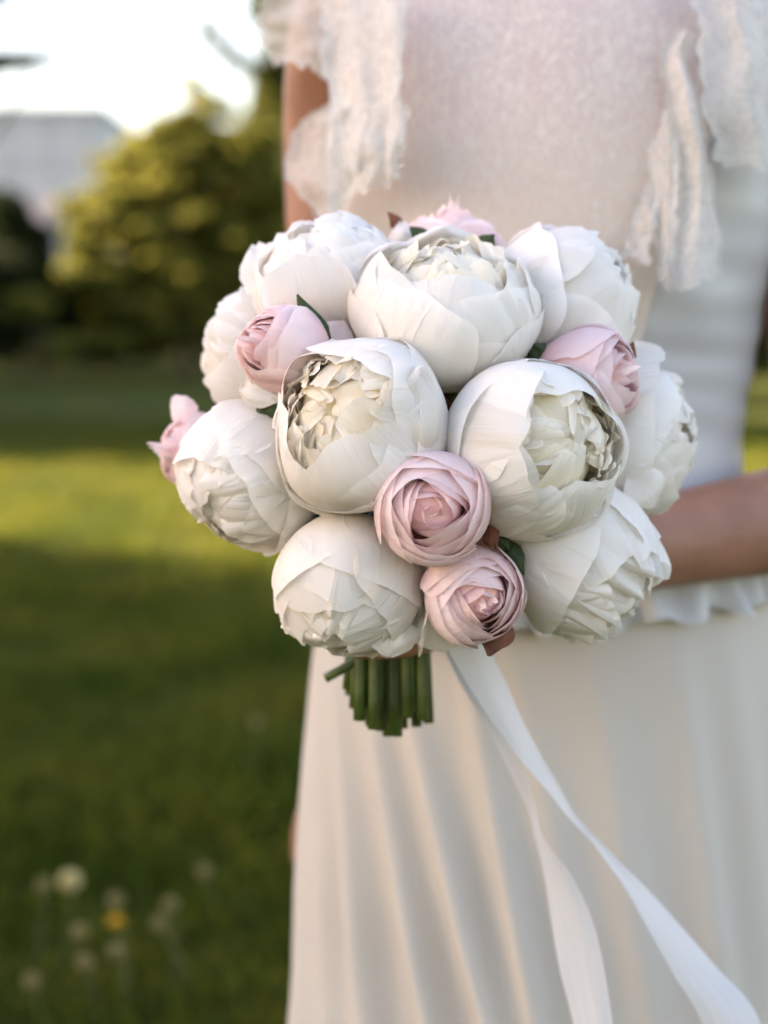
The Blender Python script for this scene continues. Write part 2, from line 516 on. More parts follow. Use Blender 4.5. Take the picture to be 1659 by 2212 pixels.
# ------------------------------------------------------------------ trees
def leaf_cloud(clumps, nleaf, size, seed, shell=0.55):
    """leaf-sized quads spread through ellipsoid clumps [(x,y,z,rx,ry,rz)]"""
    r = np.random.default_rng(seed)
    C = np.asarray(clumps, dtype=float)
    vol = (C[:, 3] * C[:, 4] * C[:, 5]) ** 0.75
    idx = r.choice(len(C), nleaf, p=vol / vol.sum())
    d = r.normal(size=(nleaf, 3)); d /= np.linalg.norm(d, axis=1)[:, None]
    rad = shell + (1.06 - shell) * r.random(nleaf) ** 0.6
    # lumpy outline
    rad *= 1 + 0.22 * vn(d[:, 0] * 2.5 + idx * 3.1, d[:, 2] * 2.5 + d[:, 1] * 2, seed)
    p = C[idx, :3] + d * rad[:, None] * C[idx, 3:6]
    a = r.normal(size=(nleaf, 3)); a /= np.linalg.norm(a, axis=1)[:, None]
    b = np.cross(a, r.normal(size=(nleaf, 3))); b /= np.linalg.norm(b, axis=1)[:, None]
    s = size * (0.6 + 0.8 * r.random(nleaf))[:, None]
    V = np.stack([p - a * s, p + b * s * .5, p + a * s, p - b * s * .5], 1).reshape(-1, 3)
    F = np.arange(nleaf * 4).reshape(-1, 4)
    return V, F


def tree(name, label, cat, base, clumps, nleaf, size, lmat, seed, trunk_r=0.15, group=None, limbs=6):
    base = np.asarray(base, dtype=float)
    root = empty(name, base)
    tag(root, label, cat, group)
    C = np.asarray(clumps, dtype=float)
    top = C[np.argmax(C[:, 2])]
    z1 = top[2]
    pts = catmull([base + (0, 0, -0.1), base + (0.05, 0, (z1 - base[2]) * .35), np.array((top[0] * .6 + base[0] * .4, base[1], base[2] + (z1 - base[2]) * .7)), top[:3]], 14)
    geo = [tube_geo(pts, np.linspace(trunk_r, trunk_r * .15, 14), 8)]
    r = np.random.default_rng(seed)
    for c in C[r.permutation(len(C))[:limbs]]:
        k = r.integers(3, 9)
        q = pts[k]
        if c[2] < q[2] - 1: q = pts[3]
        mid = (q + c[:3]) / 2 + (0, 0, -0.1)
        geo.append(tube_geo(catmull([q, mid, c[:3]], 6), np.linspace(trunk_r * .4, trunk_r * .08, 6), 6))
    V, F = merge(geo)
    mesh_from('trunk', V, F, M['bark'], root)
    V, F = leaf_cloud(C, nleaf, size, seed)
    mesh_from('crown', V, F, lmat, root, smooth=False)
    return root


def clump_px(lst, d, depth=1.0):
    """clumps given as pixel centre + pixel radii at depth d"""
    out = []
    for i, (px, py, rx, ry) in enumerate(lst):
        dd = d + depth * (0.7 * math.sin(i * 2.4))
        p = P(px, py, dd)
        out.append((p[0], p[1], p[2], rx * K * d, max(rx, ry) * K * d * 0.9, ry * K * d))
    return out


def ground_at(px, d):
    p = P(px, 700, d)
    return np.array((p[0], p[1], -0.03))


# the big lit tree with a pointed leader
T1 = []
_r = np.random.default_rng(5)
for y_, w_ in zip(range(196, 720, 30), np.interp(range(196, 720, 30), [190, 240, 300, 350, 430, 520, 600, 690], [8, 62, 135, 190, 225, 250, 265, 225])):
    nb_ = int(2 + w_ / 24)
    for k in range(nb_):
        x_ = (2 * (k + .5) / nb_ - 1) * w_ * (.78 + .34 * _r.random())
        T1.append((405 + x_ + (-.05 * (y_ - 400)), y_ + 16 * _r.normal(), 16 + w_ * .13 * (.6 + .9 * _r.random()), 13 + 12 * _r.random()))
T1 += [(520, 330, 60, 50), (570, 420, 55, 60), (90, 596, 70, 24), (40, 620, 60, 20)]
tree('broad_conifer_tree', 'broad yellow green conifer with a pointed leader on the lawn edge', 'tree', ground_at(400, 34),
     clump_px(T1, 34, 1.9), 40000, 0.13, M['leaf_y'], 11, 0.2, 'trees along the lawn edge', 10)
T2 = [(590, 235, 50, 55), (560, 310, 60, 60), (604, 120, 26, 60), (580, 12, 26, 45), (640, 330, 90, 130), (600, 190, 60, 90), (640, 60, 80, 90), (690, 470, 110, 120), (720, 200, 110, 150), (575, 20, 40, 50), (760, 600, 120, 120), (700, -110, 100, 90)]
t2 = tree('tall_leafy_tree', 'tall olive green tree rising behind the bare shoulder', 'tree', ground_at(720, 38),
          clump_px(T2, 38), 18000, 0.14, M['leaf_m'], 12, 0.22, 'trees along the lawn edge', 6)
V, F = merge([tube_geo(catmull([P(620, 190, 37.5), P(540, 150, 37), P(490, 110, 36.6), P(440, 50, 36.2)], 8), np.linspace(.10, .05, 8), 6),
              tube_geo(catmull([P(500, 120, 36.8), P(510, 80, 36.8), P(500, 60, 36.8)], 5), np.linspace(.06, .03, 5), 6)])
mesh_from('limb', V, F, M['bark'], t2)
V, F = leaf_cloud(clump_px([(445, 60, 14, 22), (468, 92, 16, 18), (500, 122, 20, 16), (535, 145, 22, 16)], 36.6, 0.2), 420, 0.14, 77)
mesh_from('twig_leaves', V, F, M['leaf_m'], t2, smooth=False)
# dark spruce at the left whose lower bough reaches into view
T4 = [(-190, 140, 120, 24), (-40, 132, 70, 20), (10, 136, 50, 17), (45, 130, 50, 13), (90, 124, 36, 8), (0, 130, 40, 12), (-230, 40, 130, 50), (-260, -80, 110, 60), (-260, -200, 80, 60), (-250, 260, 130, 50), (-260, 380, 150, 60),
      (-270, 500, 160, 60), (-280, 600, 170, 60), (-30, -6, 55, 14), (-270, 690, 160, 60)]
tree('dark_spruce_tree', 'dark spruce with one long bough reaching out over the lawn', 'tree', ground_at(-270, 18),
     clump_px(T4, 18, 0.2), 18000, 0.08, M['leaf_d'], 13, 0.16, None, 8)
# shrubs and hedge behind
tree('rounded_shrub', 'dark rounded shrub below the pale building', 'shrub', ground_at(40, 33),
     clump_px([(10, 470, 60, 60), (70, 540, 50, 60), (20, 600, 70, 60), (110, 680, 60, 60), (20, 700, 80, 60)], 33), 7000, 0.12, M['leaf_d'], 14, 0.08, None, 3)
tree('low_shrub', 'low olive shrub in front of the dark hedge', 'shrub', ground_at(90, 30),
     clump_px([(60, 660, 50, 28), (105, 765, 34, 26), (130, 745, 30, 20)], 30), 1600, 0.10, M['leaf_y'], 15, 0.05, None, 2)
tree('shade_fill_shrub', 'dark shrub added for the shade in the gap under the broad conifer', 'shrub', ground_at(230, 38),  # dark foliage added to stand in for the shade under the crown
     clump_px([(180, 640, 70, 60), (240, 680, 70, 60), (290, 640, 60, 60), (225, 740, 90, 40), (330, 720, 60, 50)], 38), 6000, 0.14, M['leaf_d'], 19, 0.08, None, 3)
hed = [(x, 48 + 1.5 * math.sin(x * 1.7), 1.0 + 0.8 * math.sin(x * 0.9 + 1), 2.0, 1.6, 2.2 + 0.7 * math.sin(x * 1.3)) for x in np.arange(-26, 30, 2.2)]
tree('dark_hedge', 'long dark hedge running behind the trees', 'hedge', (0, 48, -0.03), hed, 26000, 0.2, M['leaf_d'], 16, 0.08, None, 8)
for k, (x_, y_, h_, lab) in enumerate([(4.5, 41, 7.0, 'rounded green tree hidden behind the bodice'), (11, 39, 8.5, 'tall round tree beyond the bent elbow'), (18, 42, 7.5, 'olive green tree farthest along the lawn edge')]):
    rr_ = np.random.default_rng(60 + k)
    cl_ = [(x_ + 2.0 * rr_.normal() * (1 - j / 16), y_ + 1.5 * rr_.normal(), 1.0 + (h_ - 1.5) * j / 13, 1.1, 1.1, .8) for j in range(14)]
    tree('lawn_tree', lab, 'tree', (x_, y_, -0.03), cl_, 9000, 0.16, M['leaf_m'], 60 + k, 0.18, 'trees along the lawn edge', 6)
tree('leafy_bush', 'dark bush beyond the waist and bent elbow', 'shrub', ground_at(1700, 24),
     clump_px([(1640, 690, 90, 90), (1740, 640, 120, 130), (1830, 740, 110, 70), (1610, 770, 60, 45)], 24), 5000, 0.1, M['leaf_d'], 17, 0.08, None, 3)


side = [(-13.2 + .4 * math.sin(y), y, 0.9 + .5 * (y > 27), 1.4, 1.5, 1.5 + .25 * math.sin(y * 2.1) + .7 * (y > 27)) for y in np.arange(19, 47, 1.7)]
tree('shade_hedge', 'chest high hedge added out of view to shade the far lawn', 'hedge', (-13.2, 33, -0.03), side, 16000, 0.18, M['leaf_d'], 18, 0.06, None, 6)  # hedge added just outside the frame to keep sun off the far lawn


# trees standing left of the camera: they throw the shade over the bride and the near lawn
def shade_tree(q, s, rh, hc, rv, seed, label, nleaf=9000):
    nrm = np.array((-SUN_H[1], SUN_H[0])) * np.sign(SUN_H[0]); sv = -SUN_H
    c = nrm * q - sv * s
    cl = []
    r = np.random.default_rng(seed)
    for k in range(16):
        d = r.normal(size=3); d /= np.linalg.norm(d)
        f = 0.55
        cl.append((c[0] + d[0] * rh * f, c[1] + d[1] * rh * f, max(0.8, hc + d[2] * rv * f), rh * .5, rh * .5, rv * .48))
    cl.append((c[0], c[1], hc, rh * .62, rh * .62, rv * .62))
    tree('garden_tree', label, 'tree', (c[0], c[1], -0.03), cl, nleaf, 0.26, M['leaf_m'], seed, 0.2, 'trees shading the lawn', 8)


shade_tree(1.4, 15, 5.0, 2.9, 3.0, 31, 'tallest full green tree shading the bouquet', 15000)
shade_tree(4.8, 10.4, 4.0, 1.0, 1.05, 32, 'low wide bush beside the tallest shade tree')
shade_tree(16.8, 13, 4.0, 2.0, 2.1, 33, 'green tree past the sunlit strip of lawn', 15000)
shade_tree(23.5, 15, 3.6, 2.4, 2.6, 34, 'green tree between two others along the far lawn', 15000)
shade_tree(29.0, 16, 3.0, 2.4, 2.6, 35, 'lower green tree at the far end of the lawn')


# ------------------------------------------------------------------ building
def box_geo(x0, x1, y0, y1, z0, z1):
    V = [(x, y, z) for z in (z0, z1) for y in (y0, y1) for x in (x0, x1)]
    F = [[0, 2, 3, 1], [4, 5, 7, 6], [0, 1, 5, 4], [2, 6, 7, 3], [0, 4, 6, 2], [1, 3, 7, 5]]
    return V, F


M['render_wall'] = simple_mat('hazed_pale_render', (0.40, 0.42, 0.45), 0.85, 0.06, 0.4)  # distance haze put into the colour: wall kept pale and bluish
M['glass'] = simple_mat('hazed_window_glass', (0.30, 0.32, 0.36), 0.1, 0.1, 2)  # glass lightened towards the wall tone, haze painted in
M['roofm'] = simple_mat('grey_roof', (0.36, 0.38, 0.42), 0.8)
b1 = empty('apartment_building', (-33, 135, 0))
tag(b1, 'pale grey apartment block with flat roof beyond the trees', 'building')
V, F = box_geo(-52, -24.6, 135, 150, -0.5, 19.4)
mesh_from('wall', V, F, M['render_wall'], b1, smooth=False)
V, F = box_geo(-52.4, -24.2, 134.6, 150.4, 19.4, 20.0)
rf = mesh_from('roof', V, F, M['roofm'], b1, smooth=False)
V, F = box_geo(-44, -39, 139, 144, 20.0, 21.6)
mesh_from('lift_housing', V, F, M['render_wall'], rf, smooth=False)
for f in range(6):
    for c in range(8):
        x = -50 + c * 3.3
        z = 2 + f * 3.1
        V, F = box_geo(x, x + 1.5, 134.9, 135.2, z, z + 1.6)
        wn = mesh_from('window', V, F, M['roofm'], b1, smooth=False)
        V, F = box_geo(x + .1, x + 1.4, 134.86, 135.1, z + .1, z + 1.5)
        mesh_from('pane', V, F, M['glass'], wn, smooth=False)
b2 = empty('low_house', (-20, 75, 0))
tag(b2, 'small white house partly hidden by the shrub', 'house')
V, F = box_geo(-21.0, -16.6, 75, 82, -0.2, 6.0)
mesh_from('wall', V, F, simple_mat('white_render', (0.30, 0.31, 0.33), 0.8), b2, smooth=False)
V = [(-21.4, 74.6, 6.0), (-16.2, 74.6, 6.0), (-16.2, 82.4, 6.0), (-21.4, 82.4, 6.0), (-21.4, 78.5, 7.6), (-16.2, 78.5, 7.6)]
mesh_from('roof', V, [[0, 1, 5, 4], [2, 3, 4, 5], [1, 2, 5], [3, 0, 4], [3, 2, 1, 0]], simple_mat('slate_roof', (0.10, 0.10, 0.11), 0.9, spec=0.1), b2, smooth=False)
for x in (-20.2, -18.2):
    V, F = box_geo(x, x + 1.2, 74.93, 75.2, 2.6, 4.2)
    mesh_from('window', V, F, M['glass'], b2, smooth=False)

# ------------------------------------------------------------------ dandelions
M['clock'] = simple_mat('dandelion_seed_head', (0.66, 0.56, 0.26), 0.9, 0.1, 200, 0, 0.5)
M['clock2'] = simple_mat('faded_dandelion_head', (0.34, 0.28, 0.11), 0.9, 0.2, 200, 0, 0.5)
M['dandelion'] = simple_mat('dandelion_petals', (0.75, 0.50, 0.03), 0.8, 0.2, 200, 0, 0.3)
M['dstem'] = simple_mat('dandelion_stem', (0.07, 0.085, 0.02), 0.6)


def dandelion(px, py, h, kind, label, seed):
    """flower head at the pixel; its distance comes from its height above the lawn"""
    ray = P(px, py, 1.0) - CAM
    t = (h - CAM[2]) / ray[2]
    head = CAM + ray * t
    r = np.random.default_rng(seed)
    base = np.array((head[0] + r.normal() * .02, head[1] + r.normal() * .02, -0.03))
    root = empty('dandelion', base)
    tag(root, label, 'dandelion', 'dandelions in the lawn')
    V, F = tube_geo(catmull([base, (base + head) / 2 + (0.006, 0, 0), head], 6), 0.0022, 6)
    mesh_from('stem', V, F, M['dstem'], root)
    geo = []
    if kind == 'clock':
        nn = 150 if seed == 100 else 60 + 12 * (seed % 5)
        d = r.normal(size=(nn, 3)); d /= np.linalg.norm(d, axis=1)[:, None]
        Vs, Fs = [], []
        for k in range(nn):
            a = np.cross(d[k], (0.3, 0.5, 0.8)); a /= np.linalg.norm(a); b = np.cross(d[k], a)
            tip = head + d[k] * (0.019 if seed == 100 else 0.013)
            i = len(Vs)
            Vs += [head + a * .0008, head - a * .0008, tip, tip + a * .006, tip + b * .006, tip - a * .006, tip - b * .006]
            Fs += [[i, i + 1, i + 2], [i + 3, i + 4, i + 5], [i + 3, i + 5, i + 6]]
        mesh_from('seed_head', Vs, Fs, M['clock'] if seed == 100 else M['clock2'], root, smooth=False)
    else:
        Vs, Fs = [], []
        for k in range(70):
            a = 2 * math.pi * k * 0.381966 * 1.0
            el = 0.15 + 1.2 * (1 - k / 70)
            d = np.array((math.cos(a) * math.cos(el), math.sin(a) * math.cos(el), math.sin(el)))
            sd_ = np.array((-math.sin(a), math.cos(a), 0)) * .0022
            i = len(Vs)
            L_ = 0.018
            Vs += [head - sd_, head + sd_, head + d * L_ + sd_, head + d * L_ - sd_]
            Fs += [[i, i + 1, i + 2, i + 3]]
        mesh_from('flower_head', Vs, Fs, M['dandelion'], root, smooth=False)


DL = [(152, 1903, .16, 'clock', 'tallest white dandelion clock in the lawn'),
      (95, 1912, .14, 'clock', 'dandelion clock close beside the tallest one'),
      (250, 1945, .15, 'clock', 'dandelion clock standing above a yellow dandelion'),
      (251, 2000, .12, 'yellow', 'yellow dandelion between two dandelion clocks'),
      (250, 2055, .10, 'clock', 'low dandelion clock below a yellow dandelion'),
      (172, 2012, .12, 'clock', 'dandelion clock in the middle of the clump'),
      (184, 2078, .10, 'clock', 'lowest dandelion clock of the clump'),
      (368, 1955, .13, 'clock', 'dandelion clock of a leaning pair, the higher one'),
      (345, 1995, .11, 'clock', 'dandelion clock of a leaning pair, the lower one'),
      (442, 1882, .10, 'clock', 'lone dandelion clock nearest the skirt'),
      (70, 2120, .07, 'clock', 'short dandelion clock deep in the grass'),
      (555, 1560, .12, 'clock', 'far lone dandelion clock in the shaded lawn')]
for k, a in enumerate(DL):
    dandelion(*a, 100 + k)

# ------------------------------------------------------------------ person
XC, YC = 0.137, 1.245
RINGS = [(0.00, .300, .26), (0.30, .240, .21), (0.60, .206, .170), (0.80, .195, .15), (0.90, .187, .132), (0.97, .172, .115), (1.045, .150, .100), (1.12, .158, .104),
         (1.20, .172, .116), (1.28, .178, .124), (1.35, .172, .115), (1.42, .165, .092)]
RZ = np.array([r[0] for r in RINGS]); RA = np.array([r[1] for r in RINGS]); RB = np.array([r[2] for r in RINGS])
_rt = catmull(np.array(RINGS), 240)


def ring(z):
    return np.interp(z, _rt[:, 0], _rt[:, 1]), np.interp(z, _rt[:, 0], _rt[:, 2])


def surf(phi, z, off=0.0):
    """phi = 0 faces the camera, + towards image right"""
    a, b = ring(z)
    return np.stack([XC + (a + off) * np.sin(phi), YC - (b + off) * np.cos(phi), z + 0 * phi], -1)


def body_mesh():
    geo = []
    # torso
    zz = np.linspace(0.80, 1.40, 26)
    ph = np.linspace(0, 2 * math.pi, 28, endpoint=False)
    PH, ZZ = np.meshgrid(ph, zz)
    V = surf(PH, ZZ, -0.012).reshape(-1, 3)
    F = [list(f) for f in grid_faces(28, 25, True)]
    V = list(V) + [np.array((XC, YC, 0.80)), np.array((XC, YC, 1.42))]
    for k in range(28):
        F.append([len(V) - 2, (k + 1) % 28, k]); F.append([len(V) - 1, 25 * 28 + k, 25 * 28 + (k + 1) % 28])
    geo.append((V, F))
    geo.append(ellipsoid_geo((XC, YC, 1.40), (.165, .075, .06)))
    # neck and head
    geo.append(tube_geo([(XC, YC + .01, 1.38), (XC, YC, 1.45), (XC, YC - .015, 1.53)], [.058, .052, .055], 16))
    hc = np.array((XC - .01, YC - .025, 1.615))
    geo.append(ellipsoid_geo(hc, (.073, .090, .110)))
    geo.append(ellipsoid_geo(hc + (0, -.03, -.06), (.052, .058, .055)))
    geo.append(tube_geo([hc + (0, -.088, .01), hc + (0, -.100, -.012), hc + (0, -.110, -.032)], [.008, .010, .013], 10))
    for s in (-1, 1):
        geo.append(ellipsoid_geo(hc + (s * .074, .01, -.01), (.010, .022, .032)))
        geo.append(ellipsoid_geo(hc + (s * .030, -.082, .012), (.013, .010, .009)))
        geo.append(ellipsoid_geo(hc + (s * .031, -.082, .028), (.020, .010, .006)))
    geo.append(ellipsoid_geo(hc + (0, -.088, -.055), (.023, .010, .006)))
    geo.append(ellipsoid_geo(hc + (0, -.086, -.066), (.018, .010, .006)))
    # legs and feet
    for s in (-1, 1):
        hx = XC + s * .085
        geo.append(tube_geo(catmull([(hx, YC, .90), (hx, YC - .01, .70), (hx, YC, .48), (hx, YC + .02, .30), (hx, YC + .03, .09)], 16),
                            np.interp(np.linspace(0, 4, 16), [0, 1, 2, 3, 4], [.088, .078, .055, .052, .034]), 16))
        geo.append(tube_geo([(hx, YC + .05, .05), (hx + s * .01, YC - .06, .04), (hx + s * .02, YC - .16, .02)], [.032, .036, .026], 12))
    # her right arm hangs beside the skirt (image left)
    sh = np.array((-0.022, 1.265, 1.40)); el = P(735, 840, 1.31); wr = P(738, 1480, 1.40)
    geo.append(tube_geo(catmull([(0.03, 1.26, 1.40), sh, P(720, 330, 1.29), el, (el + wr) / 2 + (0, .008, 0), wr, P(726, 1640, 1.42)], 30),
                        np.interp(np.linspace(0, 6, 30), [0, 1, 2, 3, 4, 5, 6], [.055, .050, .043, .037, .034, .024, .027]), 18))
    hd = P(712, 1700, 1.425)
    geo.append(tube_geo([P(728, 1600, 1.415), hd, P(700, 1790, 1.43)], [.026, .034, .030], 14, flat=(np.array((1.0, 0, 0)), .5)))
    for k in range(4):
        yo = (k - 1.5) * .017
        L = [.95, 1.05, 1.0, .8][k]
        a = P(692, 1780, 1.432) + (0, yo, 0)
        geo.append(tube_geo(catmull([a, a + (-.004, 0, -.035 * L), a + (-.012, 0, -.062 * L), a + (-.008, -.002, -.085 * L)], 8), np.linspace(.0095, .0072, 8), 10))
    a = P(700, 1690, 1.415) + (-.004, -.012, 0)
    geo.append(tube_geo(catmull([a, a + (-.014, -.016, -.03), a + (-.018, -.018, -.065)], 7), np.linspace(.012, .008, 7), 10))
    # her left arm bends across and grips the stems
    sh = np.array((0.296, 1.265, 1.40)); el = P(1835, 1100, 1.19); wr = P(1040, 1245, 1.03)
    geo.append(tube_geo(catmull([(0.25, 1.26, 1.40), sh, (sh + el) / 2 + (0.01, 0.01, 0), el + (0, .02, 0.0)], 16), np.interp(np.linspace(0, 3, 16), [0, 1, 2, 3], [.055, .050, .044, .040]), 18))
    fore = [el + (0, .02, 0), P(1655, 1128, 1.155), P(1420, 1172, 1.11), P(1230, 1212, 1.065), wr]
    geo.append(tube_geo(catmull(fore, 26), np.interp(np.linspace(0, 4, 26), [0, 1, 2, 3, 4], [.040, .0405, .034, .029, .025]), 18))
    B = BIND
    palm = B + np.array((.040, .004, .008))
    geo.append(tube_geo([wr, (wr + palm) / 2, palm, palm + (-.004, -.004, -.004)], [.025, .030, .034, .030], 14))
    geo.append(ellipsoid_geo(B + (.036, .010, .004), (.016, .030, .040)))
    for k in range(4):
        zo = .030 - k * .0205
        rr = BR + .0085
        top = [2.55, 2.85, 2.75, 2.35][k]
        ang = np.linspace(-0.05, top, 10)
        pts = [B + np.array((rr * math.cos(g), -rr * math.sin(g), zo - .004 * g)) for g in ang]
        geo.append(tube_geo(pts, np.interp(np.arange(10), [0, 3, 6, 9], [.0100, .0092, .0086, .0070]), 10))
    ang = np.linspace(0.1, -1.9, 8)
    pts = [B + np.array(((BR + .010) * math.cos(g), -(BR + .010) * math.sin(g), .030 + .014 * i / 7)) for i, g in enumerate(ang)]
    geo.append(tube_geo(pts, np.linspace(.0125, .0085, 8), 10))
    V, F = merge(geo)
    tmp = mesh_from('body_tmp', V, F)
    md = tmp.modifiers.new('r', 'REMESH'); md.mode = 'VOXEL'; md.voxel_size = 0.0042
    ms = tmp.modifiers.new('s', 'SMOOTH'); ms.factor = 0.5; ms.iterations = 3
    dg = bpy.context.evaluated_depsgraph_get()
    me = bpy.data.meshes.new_from_object(tmp.evaluated_get(dg))
    bpy.data.objects.remove(tmp)
    me.name = 'person'
    me.materials.clear(); me.materials.append(M['skin'])
    me.polygons.foreach_set('use_smooth', np.ones(len(me.polygons), dtype=bool))
    o = bpy.data.objects.new('person', me)
    COL.objects.link(o)
    tag(o, 'person in a long cream lace wedding dress holding a round bouquet in one hand', 'person')
    # hair
    V, F = merge([ellipsoid_geo(hc + (0, .020, .022), (.083, .092, .110)), ellipsoid_geo(hc + (0, .095, -.04), (.045, .04, .045))])
    V = [v for v in V]
    tmp = mesh_from('hair', V, F, M['hair'], o)
    return o


# the point where the stems are bound, and the radius of the bundle
BIND = P(844, 1248, 0.985)
BR = 0.028
person = body_mesh()

# ---- dress (child of the person), its pieces are sub-parts
# skirt
nu, nv = 300, 110
phi = np.linspace(-math.pi, math.pi, nu, endpoint=False)
zt = 0.985 - 0.975 * np.linspace(0, 1, nv + 1) ** 1.1
PH, ZZ = np.meshgrid(phi, zt)
a_, b_ = ring(ZZ)
X0 = XC + a_ * np.sin(PH)
front = np.clip(np.cos(PH) * 3, 0, 1)
grow = np.clip((0.93 - ZZ) / 0.25, 0, 1)
zA, zB = 0.80, 0.56
def pxX(px, d=1.115): return (px - 829.5) * K * d
disp = np.zeros_like(PH)
folds = [(668, 655, .012, .010), (700, 712, .006, .008), (752, 836, .013, .011), (850, 992, .016, .013), (945, 1126, .017, .014), (1070, 1205, .014, .013),
         (1180, 1330, .007, .016), (1330, 1440, .006, .02), (1512, 1598, .010, .018), (1640, 1720, .010, .02)]
for xa, xb, A, wd in folds:
    t = (zA - ZZ) / (zA - zB)
    xi = pxX(xa) + (pxX(xb) - pxX(xa)) * t
    ww = wd * 0.8 * (1 + 0.25 * t)
    e = np.exp(-((X0 - xi) / ww) ** 2)
    disp += 1.75 * A * e * front
disp += (1 - front) * 0.014 * np.sin(PH * 17 + 0.6 * np.sin(PH * 3))
disp += 0.002 * vn(PH * 6, ZZ * 8, 4)
disp *= grow
disp -= 0.006 * grow
off = disp + 0.006
Vs = np.stack([XC + (a_ + off) * np.sin(PH), YC - (b_ + off) * np.cos(PH), ZZ], -1)
dress = mesh_from('dress', Vs.reshape(-1, 3), grid_faces(nu, nv, True), M['chiffon'], person)
dress['label'] = 'long cream crepe skirt falling in soft folds'

# satin bodice with draped horizontal folds
nu, nv = 160, 120
phi = np.linspace(-math.pi, math.pi, nu, endpoint=False)
zt = np.linspace(0.955, 1.40, nv + 1)
PH, ZZ = np.meshgrid(phi, zt)
sag = ZZ + 0.018 * np.sin(PH * 1.2 + 0.5) + 0.006 * vn(PH * 2, ZZ * 6, 5)
fold = np.sin(sag * 2 * math.pi / 0.034 + 1.5 * vn(PH * 1.5, ZZ * 12, 8)) * 0.0006 + 0.0030 * vn(PH * 2.2 - ZZ * 9, sag * 22 + PH * 1.5, 6)
fold *= np.clip((1.30 - ZZ) / 0.1, 0.1, 1) * np.clip((ZZ - 1.0) / 0.03, 0.1, 1)
Vs = surf(PH, ZZ, 0.006)
Vs[..., 0] += fold * np.sin(PH); Vs[..., 1] -= fold * np.cos(PH)
bod = mesh_from('bodice', Vs.reshape(-1, 3), grid_faces(nu, nv, True), M['satin'], dress)

# blush openwork front panel
nu, nv = 70, 90
zt = np.linspace(1.0, 1.425, nv + 1)
U, ZZ = np.meshgrid(np.linspace(0, 1, nu + 1), zt)
lo, hi = -1.15, np.interp(ZZ, [1.0, 1.10, 1.18, 1.25, 1.42], [0.25, 0.30, 0.37, 0.47, 1.0])
PH = lo + (hi - lo) * U
edge = np.minimum(U, 1 - U)
Vs = surf(PH, ZZ, 0.0)
offn = 0.0135 + 0.0025 * vn(PH * 4, ZZ * 14, 12) - 0.004 * np.exp(-edge * 40)
Vs[..., 0] += offn * np.sin(PH); Vs[..., 1] -= offn * np.cos(PH)
mesh_from('lace_front', Vs.reshape(-1, 3), grid_faces(nu, nv), M['knit'], dress)

# pleated frill over the hips
nu, nv = 420, 14
phi = np.linspace(-math.pi, math.pi, nu, endpoint=False)
T = np.linspace(0, 1, nv + 1)
PH, TT = np.meshgrid(phi, T)
top = 1.0 + 0.0 * PH
bot = 0.925 + 0.012 * np.sin(PH) + 0.004 * np.sin(PH * 23)
ZZ = top + (bot - top) * TT
pl = np.sin(PH * 38 + 1.6 * np.sin(PH * 7) + 1.0 * np.sin(PH * 3))
offn = 0.010 + 0.012 * TT + pl * (0.002 + 0.0055 * TT) + 0.006 * np.clip(TT - .75, 0, 1) * 4 * np.sin(PH * 19)
Vs = surf(PH, ZZ, 0.0)
Vs[..., 0] += offn * np.sin(PH); Vs[..., 1] -= offn * np.cos(PH)
mesh_from('waist_frill', Vs.reshape(-1, 3), grid_faces(nu, nv, True), M['satin'], dress)


# lace ruffles at both shoulders, as hanging folded strips
def sheet(name, rows, m, parent, folds=2, amp=0.008, seed=0, nu=40, nv=50, ragged=0.004, phase=0.0):
    """rows: list of (left px, right px, y px left, y px right, depth left, depth right)"""
    R = catmull(np.array(rows, dtype=float), nv + 1)
    R[:, 4:] -= 0.035
    u = np.linspace(0, 1, nu + 1)
    V = np.zeros((nv + 1, nu + 1, 3))
    for j, (xl, xr, yl, yr, dl, dr) in enumerate(R):
        a, b = P(xl, yl, dl), P(xr, yr, dr)
        V[j] = a + (b - a) * u[:, None]
    U, T = np.meshgrid(u, np.linspace(0, 1, nv + 1))
    dz = 0.85 * amp * np.sin(U * folds * 2 * math.pi + phase + 0.8 * vn(T * 3, U * 0, seed)) * (0.5 + 0.6 * T) + 0.003 * vn(U * 5, T * 6, seed + 1)
    V[..., 1] += dz
    V[..., 0] += 0.003 * vn(U * 3, T * 7, seed + 2)
    V[..., 2] += ragged * vn(U * 14, T * 0, seed + 3) * T ** 6 + 0.5 * ragged * vn(U * 37, T * 0, seed + 4) * T ** 6
    ed = np.maximum(np.exp(-U * 25), np.exp(-(1 - U) * 25))
    V[..., 0] += ed * ragged * 0.6 * vn(T * 22, U * 2, seed + 5)
    return mesh_from(name, V.reshape(-1, 3), grid_faces(nu, nv), m, parent)


# image left (her right shoulder)
sheet('ruffle', [(690, 880, -60, -60, 1.16, 1.10), (700, 872, 60, 60, 1.15, 1.10), (705, 875, 180, 180, 1.15, 1.10), (712, 866, 290, 290, 1.14, 1.10), (722, 862, 370, 385, 1.14, 1.105)], M['lace'], dress, 2, .007, 1)
sheet('ruffle', [(706, 770, 225, 240, 1.15, 1.13), (650, 775, 265, 270, 1.17, 1.13), (625, 780, 330, 335, 1.18, 1.13), (632, 770, 400, 410, 1.18, 1.13), (672, 745, 455, 465, 1.17, 1.14), (690, 735, 500, 505, 1.16, 1.14)], M['sheer'], dress, 1.3, .012, 21)
sheet('ruffle', [(585, 715, -50, -50, 1.22, 1.17), (552, 712, 30, 20, 1.24, 1.17), (562, 712, 85, 110, 1.24, 1.17), (592, 710, 128, 165, 1.23, 1.17)], M['sheer'], dress, 1.2, .008, 31)
sheet('ruffle', [(745, 880, 230, 225, 1.135, 1.095), (740, 872, 330, 310, 1.135, 1.095), (730, 855, 430, 390, 1.14, 1.10)], M['sheer'], dress, 1.5, .008, 41)
